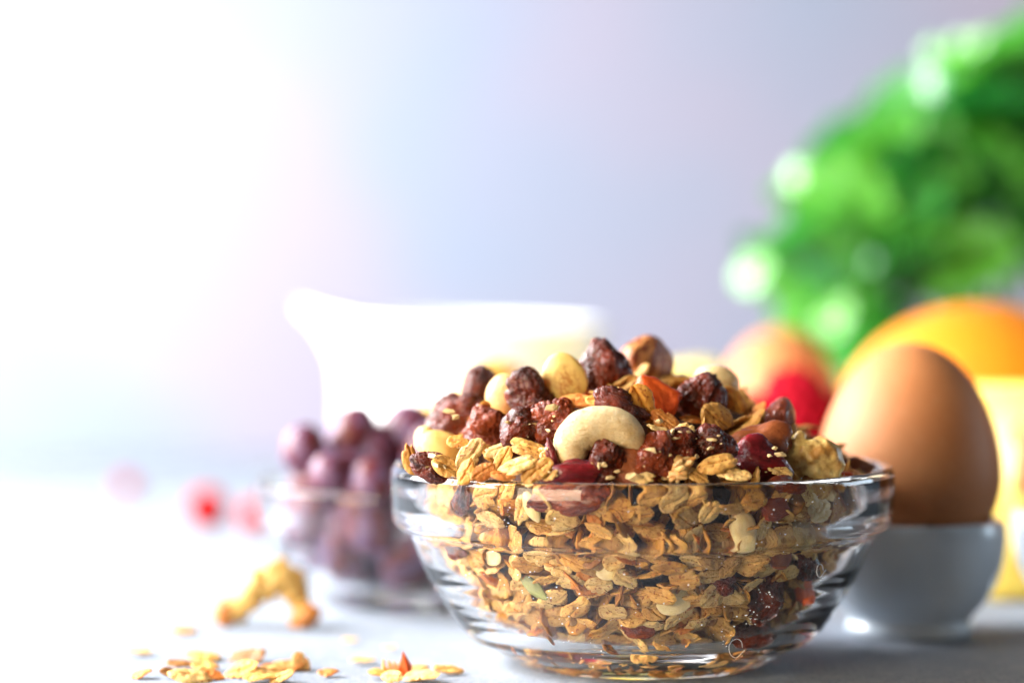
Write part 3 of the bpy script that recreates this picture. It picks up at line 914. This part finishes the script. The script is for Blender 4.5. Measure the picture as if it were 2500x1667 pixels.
placed = []
for z, n, rad in ((.0105, 5, .015), (.0175, 8, .0245), (.0255, 9, .0300), (.0245, 4, .012), (.0355, 7, .025), (.042, 4, .012)):
    for k in range(n):
        a = 6.283 * k / n + z * 90
        p = Vector((GX + rad * math.cos(a), GY + rad * math.sin(a), z))
        put("grape", with_mat(GR, 'grape'), p, ry(r4.uniform(-60, 60)) @ rz(r4.uniform(0, 180)), (.0138 * r4.uniform(.9, 1.1), .0138, .0180 * r4.uniform(.9, 1.15)), "red grape seen blurred in the pile inside the small glass bowl", "grape", "grapes deep in the small glass bowl")
for (px, py, w, h, roll, Y, lab) in [(1190, 908, 140, 66, -4, .795, "orange yellow dried apricot lying highest behind the muesli"), (1075, 1000, 100, 56, 10, .79, "pale dried apricot beside the largest grape"), (1160, 985, 150, 120, 0, .80, "dried apricot under the highest one, mostly hidden")]:
    s = Y / FPX
    put("dried_apricot", with_mat(RSM[0], 'apricot'), at(px, py, Y), ry(roll), (w * s, .02, h * s), lab, "dried apricot", "dried apricots on the grapes")

# ------------------------------------------------------------------ milk jug
def jug():
    c = at(1148, 1270, 1.0); c.z = 0
    root = empty("milk_jug", c); tag(root, "white ceramic milk jug with its spout to the left, behind the bowls", "jug")
    prof = [(0, .002), (.028, .002), (.031, 0), (.035, .001), (.043, .010), (.0495, .024), (.0515, .036), (.0505, .050), (.0485, .060), (.0485, .068), (.0505, .075), (.0525, .079), (.0525, .0815),
            (.0510, .0822), (.0490, .0795), (.0455, .072), (.0450, .060), (.0465, .050), (.0470, .036), (.044, .022), (.036, .010), (0, .006)]
    def fn(v, a):
        x, y, z = v
        t = max(0, (z - .045) / .037)
        sp = max(0, math.cos(a - math.pi)) ** 10 if math.cos(a - math.pi) > 0 else 0
        x -= sp * t ** 1.6 * .014
        y *= 1 - .12 * sp * t
        z += (sp * .005 + .0015 * -math.cos(a)) * t
        return (x, y, z)
    root.scale = (.95, .95, .90)
    link("body", lathe("jug_body", dense(prof, 3), 120, fn), M['ceramic'], root)
    hp = [(.012, .043, .066), (.016, .056, .070), (.020, .070, .062), (.019, .072, .044), (.014, .060, .026), (.010, .049, .020)]
    link("handle", sweep("jug_handle", hp, [.0045] * 6, 14), M['ceramic'], root)
jug()

# ------------------------------------------------------------------ eggs in cups
CUP = [(0, .0015), (.012, .0015), (.0145, 0), (.0160, .0004), (.0163, .0022), (.0155, .0040), (.0170, .0058), (.0200, .0095), (.0228, .0148), (.0243, .0205), (.0247, .0258), (.0243, .0290),
       (.0236, .0298), (.0228, .0290), (.0225, .0250), (.0215, .0190), (.0180, .0130), (.010, .0095), (0, .009)]
cup_me = lathe("egg_cup", dense(CUP, 4), 96); cup_me.materials.append(M['ceramic_shade'])
def egg_prof():
    out = []
    for k in range(41):
        t = math.pi * k / 40
        c = -math.cos(t)
        z = .0415 + (.0335 if c > 0 else .0245) * c
        r = .0236 * math.sin(t) * (1 - .045 * c * (1 if c > 0 else 0))
        out.append((r if 0 < k < 40 else 0, z))
    return out
egg_me = lathe("egg", egg_prof(), 96); egg_me.materials.append(M['egg'])
for px, Y, l1, l2 in ((2220, .70, "brown egg standing in the shade-tinted cup beside the muesli", "white egg cup tinted blue grey for shade, beside the glass muesli bowl"),
              (1905, .925, "blurred brown egg between the muesli and the green plant", "far egg cup hidden behind the raspberries"),
              (2700, .722, "brown egg cut off by the right photo edge", "white egg cup tinted blue grey for shade, cut off at the right photo edge")):
    p = at(px, 1400, Y); p.z = .0002
    if Y == .925: s = .97
    else: s = 1.0
    for me, nm, lb, ct in ((cup_me, "egg_cup", l2, "egg cup"), (egg_me, "egg", l1, "egg")):
        o = link(nm, me, loc=p); o.scale = (s, s, s); tag(o, lb, ct, "eggs and their cups")

# ------------------------------------------------------------------ orange, lemon, cheese
p = at(2395, 1000, .862); p.z = .0415
tag(link("orange", lathe("orange", [(0 if k in (0, 30) else   .0462 * math.sin(math.pi * k / 30), -.0410 * math.cos(math.pi * k / 30)) for k in range(31)], 72), M['orange'], loc=p),
    "large round orange behind the egg", "orange")
p = at(1700, 1000, .965); p.z = .030
lem = put("lemon", with_mat(ALM, 'lemon'), p, rz(20), (.072, .058, .0600), "pale yellow lemon peeking over the heap, left of the far egg", "lemon")
def cheese():
    x0 = at(2412, 1200, .765).x
    root = empty("cheese_block", (x0, .765, 0)); tag(root, "block of pale yellow cheese with holes at the right edge", "cheese")
    bm = bmesh.new(); bmesh.ops.create_cube(bm, size=1)
    for v in bm.verts: v.co = Vector((0 if v.co.x < 0 else .085, 0 if v.co.y < 0 else .036, 0.0002 if v.co.z < 0 else .060))
    bmesh.ops.bevel(bm, geom=bm.edges[:], offset=.0015, segments=3, affect='EDGES')
    me = bpy.data.meshes.new("cheese"); bm.to_mesh(me); bm.free()
    link("body", me, M['cheese'], root)
    for (x, z, r) in ((.013, .047, .0048), (.0125, .033, .0042), (.030, .040, .006), (.045, .050, .004), (.034, .022, .005), (.012, .012, .004), (.055, .030, .006)):
        h = link("hole", lathe("cheese_hole", [(0, -r * .35), (r * .5, -r * .30), (r * .85, -r * .12), (r, .0), (r * 1.06, .0003), (r * 1.08, -.0002)], 28), M['hole'], root)
        h.location = (x, -.0004, z); h.rotation_euler = (R(90), 0, 0); h.scale = (1.3, 1, 1)
cheese()

# ------------------------------------------------------------------ raspberries
def raspberry_mesh(r=.0105):
    vs, fs = [], []
    v0, f0 = ico(2)
    for lv in range(7):
        t = lv / 6; rr = r * math.sin(.35 + t * 1.9) * .86; z = -r * .9 * math.cos(.35 + t * 2.2) + .001
        n = max(1, int(2 * math.pi * rr / (r * .42)))
        for k in range(n):
            a = 6.283 * (k + .5 * (lv % 2)) / n
            c = Vector((rr * math.cos(a), rr * math.sin(a), z * 1.15)); b = len(vs)
            for v in v0: vs.append(c + v * r * .52)
            for f in f0: fs.append(tuple(i + b for i in f))
    b = len(vs)
    for v in v0: vs.append(Vector((v.x * r * 1.7, v.y * r * 1.7, v.z * r * 2.0)))
    for f in f0: fs.append(tuple(i + b for i in f))
    me = mesh("raspberry", vs, fs); me.materials.append(M['raspberry'])
    me.polygons.foreach_set("use_smooth", [True] * len(me.polygons))
    return me
RB = raspberry_mesh()
rbx = at(1935, 1300, .812)
tag(link("glass_bowl", bowl_mesh("tiny_glass_bowl", .58, False), M['glass'], loc=(rbx.x, .812, .0002)), "smallest glass bowl holding raspberries behind the egg cup", "bowl")
RL = [((0.000, -.004, .0530), "topmost red raspberry showing between the muesli and the egg"), ((.014, .002, .045), "red raspberry just left of the near egg, under the topmost"), ((-.013, -.004, .045), "raspberry at the left under the topmost one")]
for (d, lab) in RL:
    put("raspberry", RB, Vector((rbx.x, .812, 0)) + Vector(d), rz(30) @ rx(160), (1, 1, 1), lab, "raspberry", "raspberries in the smallest bowl")
for k in range(9):
    a = k * .9; q = .0155 if k < 7 else .004
    put("raspberry", RB, Vector((rbx.x + q * math.cos(a), .812 + q * math.sin(a), .018 if k % 2 else .031)), rz(k * 40) @ rx(150), (.95, .95, .95),
        "red raspberry lower in the smallest glass bowl", "raspberry", "raspberries low in the smallest bowl")
# berries lying on the table on the left
for (px, py, w, lab, mt) in [(508, 1290, 100, "bright red berry lying on the table far left of the bowls", 'currant'), (312, 1212, 52, "small faint pink berry, farthest back at the left", 'currant'),
                    (628, 1300, 84, "red berry half hidden behind the small grape bowl", 'currant')]:
    g = ground(px, py); s = g.y / FPX * w
    berry = put("red_berry", with_mat(NUT[1], mt), g + Vector((0, 0, s * .48)), rz(20), (s, s, s), lab, "berry", "red berries on the table")
# green plant -----------------------------------------------------------
def leaf_mesh(seed):
    rn = random.Random(seed); vs, fs = [], []
    n, m = 14, 8
    cu = rn.uniform(.25, .7); cup = rn.uniform(.25, .6)
    if seed == 6: cu, cup = .25, .2
    for i in range(n + 1):
        u = i / n
        w = .36 * math.sin(math.pi * u ** .8) ** .75 * (1 + .06 * math.sin(u * 25)) if 0 < u < 1 else .004
        for j in range(m + 1):
            t = j / m * 2 - 1
            z = -cu * u * u * .5 + cup * abs(t) ** 1.5 * w * .9 - .03 * math.sin(u * 22) * abs(t) + .05 * nz((u * 3, t * 2, 0), 1.5, seed * 2.)
            vs.append((u, t * w, z))
    for i in range(n):
        for j in range(m):
            a = i * (m + 1) + j; fs.append((a, a + m + 1, a + m + 2, a + 1))
    me = mesh("leaf", vs, fs); me.materials.append(M['leaf'])
    me.polygons.foreach_set("use_smooth", [True] * len(me.polygons))
    return me
LM = [leaf_mesh(s) for s in range(7)]
def plant():
    PX, PY = at(2400, 900, 1.06).x, 1.06
    root = empty("basil_plant", (PX, PY, .0)); tag(root, "bushy green leafy herb plant blurred behind the orange", "plant")
    pot = [(0, .001), (.030, .001), (.034, 0), (.036, .002), (.042, .050), (.0445, .052), (.0445, .058), (.041, .058), (.040, .050), (0, .049)]
    link("pot", lathe("plant_pot", dense(pot, 2), 72), M['ceramic'], root)
    link("soil", lathe("soil", [(0, .0525), (.02, .053), (.0385, .0515), (.039, .0495)], 40), M['soil'], root)
    rn = random.Random(21)
    tips = [(1950, 560), (2010, 640), (1930, 640), (2060, 480), (2100, 560), (2150, 440), (2060, 400), (2180, 350), (2260, 260), (2290, 250), (2300, 200), (2400, 165), (2470, 150),
            (2350, 240), (2440, 230), (2240, 450), (2330, 400), (2420, 380), (2200, 560), (2300, 520), (2400, 520), (2480, 460), (2130, 650), (2230, 650), (2330, 620), (2440, 640),
            (2080, 720), (2000, 760), (2100, 800), (2200, 740), (2520, 170), (2560, 300), (2600, 450), (2540, 560), (2620, 620), (2380, 300), (2040, 860), (1890, 690), (2700, 300), (2680, 500),
            (2260, 350), (2150, 520), (2040, 560), (2350, 160), (2480, 320)]
    base = Vector((PX, PY, .052))
    for i, (px, py) in enumerate(tips):
        Y = PY + rn.uniform(-.035, .035)
        tip = at(px, py, Y)
        d = tip - base
        midp = base + d * .55 + Vector((0, 0, .02))
        end = base + d * .86 + Vector((0, 0, .010))
        if i % 3 == 0:
            P = [q - Vector((PX, PY, 0)) for q in (base + Vector((rn.uniform(-.01, .01), rn.uniform(-.01, .01), 0)), midp, end)]
            link("stem", sweep("stem", P, [.0016, .0013, .0008], 8, 1, 4), M['stem'], root)
        for k in range(2 + (i % 3 == 0)):
            L = rn.uniform(.030, .056)
            az = math.atan2(d.y, d.x) + rn.uniform(-1.2, 1.2); el = math.atan2(d.z, math.hypot(d.x, d.y)) * .35 + rn.uniform(-.9, .35)
            rot = Matrix.Rotation(az, 3, 'Z') @ Matrix.Rotation(-el, 3, 'Y') @ Matrix.Rotation(rn.uniform(-.8, .8), 3, 'X')
            st = tip - rot @ Vector((L * .6, 0, 0)) + Vector((rn.uniform(-.008, .008), rn.uniform(-.01, .01), rn.uniform(-.008, .008)))
            o = bpy.data.objects.new("leaf", LM[rn.randrange(6)]); COL.objects.link(o); o.parent = root
            o.matrix_local = Matrix.LocRotScale(st - Vector((PX, PY, 0)), rot.to_quaternion(), Vector((L, L, L)))
    # small added leaves, angled to throw lamp glints at the camera
    for i, (px, py, L) in enumerate([(1840, 655, .019), (1940, 430, .011), (2040, 765, .019), (2272, 205, .014), (2270, 120, .008), (2130, 640, .006)]):
        p = at(px, py, PY - .045)
        n = ((FARLAMP - p).normalized() + (Vector((0, 0, CAMZ)) - p).normalized()).normalized()
        t = Vector((rn.uniform(-.4, .4), 0, -1 if i % 2 else 1)); t = (t - n * t.dot(n)).normalized(); b = n.cross(t)
        rot = Matrix((t, b, n)).transposed()
        o = bpy.data.objects.new("leaf", LM[6]); COL.objects.link(o); o.parent = root
        o.matrix_local = Matrix.LocRotScale(p - rot @ Vector((L * .5, 0, 0)) - Vector((PX, PY, 0)), rot.to_quaternion(), Vector((L, L * 1.3, L)))
plant()

# ------------------------------------------------------------------ pieces lying on the table
SP = "spilled flakes on the white table"
def spill(px, py, w, h, label, mat='oat', var=0, tilt=12, roll=0, lift=0.0, yaw=0):
    g = ground(px, py + h * .5)
    p = Vector((g.x, g.y, max(.0013, h * .5 * g.y / FPX) + lift))
    oat(px, py, w, tilt, roll, label, mat, var, 1.0, p=p, yaw=yaw, group=SP)
SL = [(345, 1648, 46, 16, 'oat_orange', "leftmost small orange flake on the table", 14, -12), (420, 1646, 50, 18, 'oat_brown', "brown chip between the leftmost flake and the white flake", 20, 8),
 (465, 1651, 84, 26, 'oat_pale', "large bright white flake at the front of the left pile", 22, 10), (448, 1622, 66, 22, 'oat_brown', "golden brown flake at the left of the left pile", 10, 4),
 (503, 1628, 56, 20, 'oat', "whitish flake in the middle of the left pile", 14, 6), (514, 1646, 54, 24, 'oat_orange', "crumpled brown flake at the right end of the left pile", 24, 18),
 (498, 1603, 76, 18, 'oat', "thin pale flake lying at the back of the left pile", 8, 6), (588, 1634, 72, 38, 'oat_gold', "thick tan flake, shaded underneath, in the second pile", 30, -20),
 (604, 1602, 84, 26, 'oat_brown', "folded golden flake at the top of the second pile", 40, -12), (652, 1640, 84, 26, 'oat_pale', "pale ragged flake at the front of the second pile", 20, 10),
 (640, 1655, 76, 16, 'oat', "tan flake under the pale ragged one", 8, -4), (692, 1626, 92, 20, 'oat_orange', "long toasted flake on the right of the second pile", 12, -6),
 (735, 1620, 50, 34, 'oat_pale', "upright pale curl at the right end of the second pile", 70, 70), (688, 1656, 52, 18, 'oat', "small knobbly flake at the bottom photo edge", 25, -24),
 (802, 1645, 42, 15, 'oat_orange', "lone stubby tan flake between the two spills", 15, 0), (928, 1648, 50, 16, 'oat_gold', "tan flake left of the orange triangular chip", 12, 6),
 (958, 1650, 44, 34, 'oat_pale', "cream lump at the foot of the orange triangular chip", 60, 0), (1030, 1652, 78, 22, 'oat_pale', "white twisted flake right of the orange triangular chip", 16, -6),
 (1022, 1636, 48, 10, 'oat_pale', "thin white flake behind the twisted one", 6, 0), (1095, 1637, 62, 20, 'oat', "rightmost pale flake on the table by the bowl foot", 12, 8),
 (450, 1543, 56, 10, 'oat', "faint pale flake behind the left pile, out of focus", 8, 0), (340, 1597, 54, 8, 'oat_pale', "faint bluish flake behind the leftmost flake", 5, 0), (855, 1568, 32, 8, 'oat_pale', "tiny faint flake left of the small grape bowl's shadow", 8, 0),
 (950, 1587, 28, 8, 'oat_pale', "tiny greenish flake behind the orange triangular chip", 8, 0), (885, 1618, 56, 8, 'oat', "faint flat flake behind the tan flake", 5, 0)]
for i, (px, py, w, h, mt, lab, tilt, roll) in enumerate(SL):
    spill(px, py, w, h, lab, mt, i * 3 + 2, tilt, roll, yaw=(i * 53) % 60 - 30)
g = ground(985, 1655)
s = g.y / FPX
tri = mesh("chip", [(-16 * s, 0, 0), (14 * s, 0, 0), (20 * s, .001, 24 * s), (-2 * s, .0005, 62 * s), (-9 * s, .001, 30 * s), (-16 * s, .004, 0), (14 * s, .004, 0), (20 * s, .003, 24 * s), (-2 * s, .002, 62 * s), (-9 * s, .003, 30 * s)],
           [(0, 1, 2, 3, 4), (9, 8, 7, 6, 5), (0, 5, 6, 1), (1, 6, 7, 2), (2, 7, 8, 3), (3, 8, 9, 4), (4, 9, 5, 0)])
tag(link("fruit_chip", tri, M['papaya'], loc=(g.x, g.y, .0003), smooth=False), "orange triangular fruit chip standing upright on the table", "fruit chip", SP)
def sprig():
    rn = random.Random(2); g = ground(960, 1650); s = g.y / FPX
    root = empty("dried_sprig", (g.x, g.y + .001, 0)); tag(root, "frayed orange bran shred beside the triangular chip", "bran shred", SP)
    for k in range(7):
        x = -24 + k * 7
        P = [Vector((x * .5 * s, 0, .0005)), Vector((x * s, .0005, 14 * s)), Vector(((x - 3 + rn.uniform(-3, 3)) * s, 0, rn.uniform(24, 40) * s))]
        link("strand", sweep("strand", P, [.0003, .0003, .00025], 6), M['apricot_r'], root)
M['apricot_r'] = MB('orange bran').set(base=(.78, .36, .06), rough=.5).m
sprig()
# the arch of nut and flake behind them
for (px, py, w, h, roll, mt, me, lab, nm, ct) in [(552, 1528, 66, 74, 20, 'hazel2', NUT[0], "brown nut piece at the left foot of the pale walnut arch", "nut_piece", "nut"),
                                          (745, 1532, 86, 58, -24, 'hazel2', NUT[2], "brown nut piece at the right foot of the pale walnut arch", "nut_piece", "nut")]:
    g = ground(px, py); s = g.y / FPX
    if 'hazel2' not in M: M['hazel2'] = m_nut('toasted nut', (.50, .20, .03), (.36, .11, .015), None, .5)
    put(nm, with_mat(me, mt), Vector((g.x, g.y, h * s * .48)), ry(roll), (w * s, .007, h * s), lab, ct, "nut pieces on the table")
g = ground(650, 1530); Yw = g.y + .001
pw = [(580, 1490, 30), (606, 1455, 38), (650, 1420, 44), (694, 1412, 42), (722, 1446, 30), (738, 1480, 24)]
c = at(650, 1450, Yw)
me = sweep("walnut_arch", [at(a, b, Yw) - c for a, b, _ in pw], [r * Yw / FPX for *_, r in pw], 20, .8, 6, .55, 9)
tag(link("walnut_piece", me, m_nut('walnut flesh', (.62, .46, .17), (.50, .30, .07), None, .5) , loc=c), "pale arched walnut piece leaning on two brown nut pieces", "walnut", "nut pieces on the table")
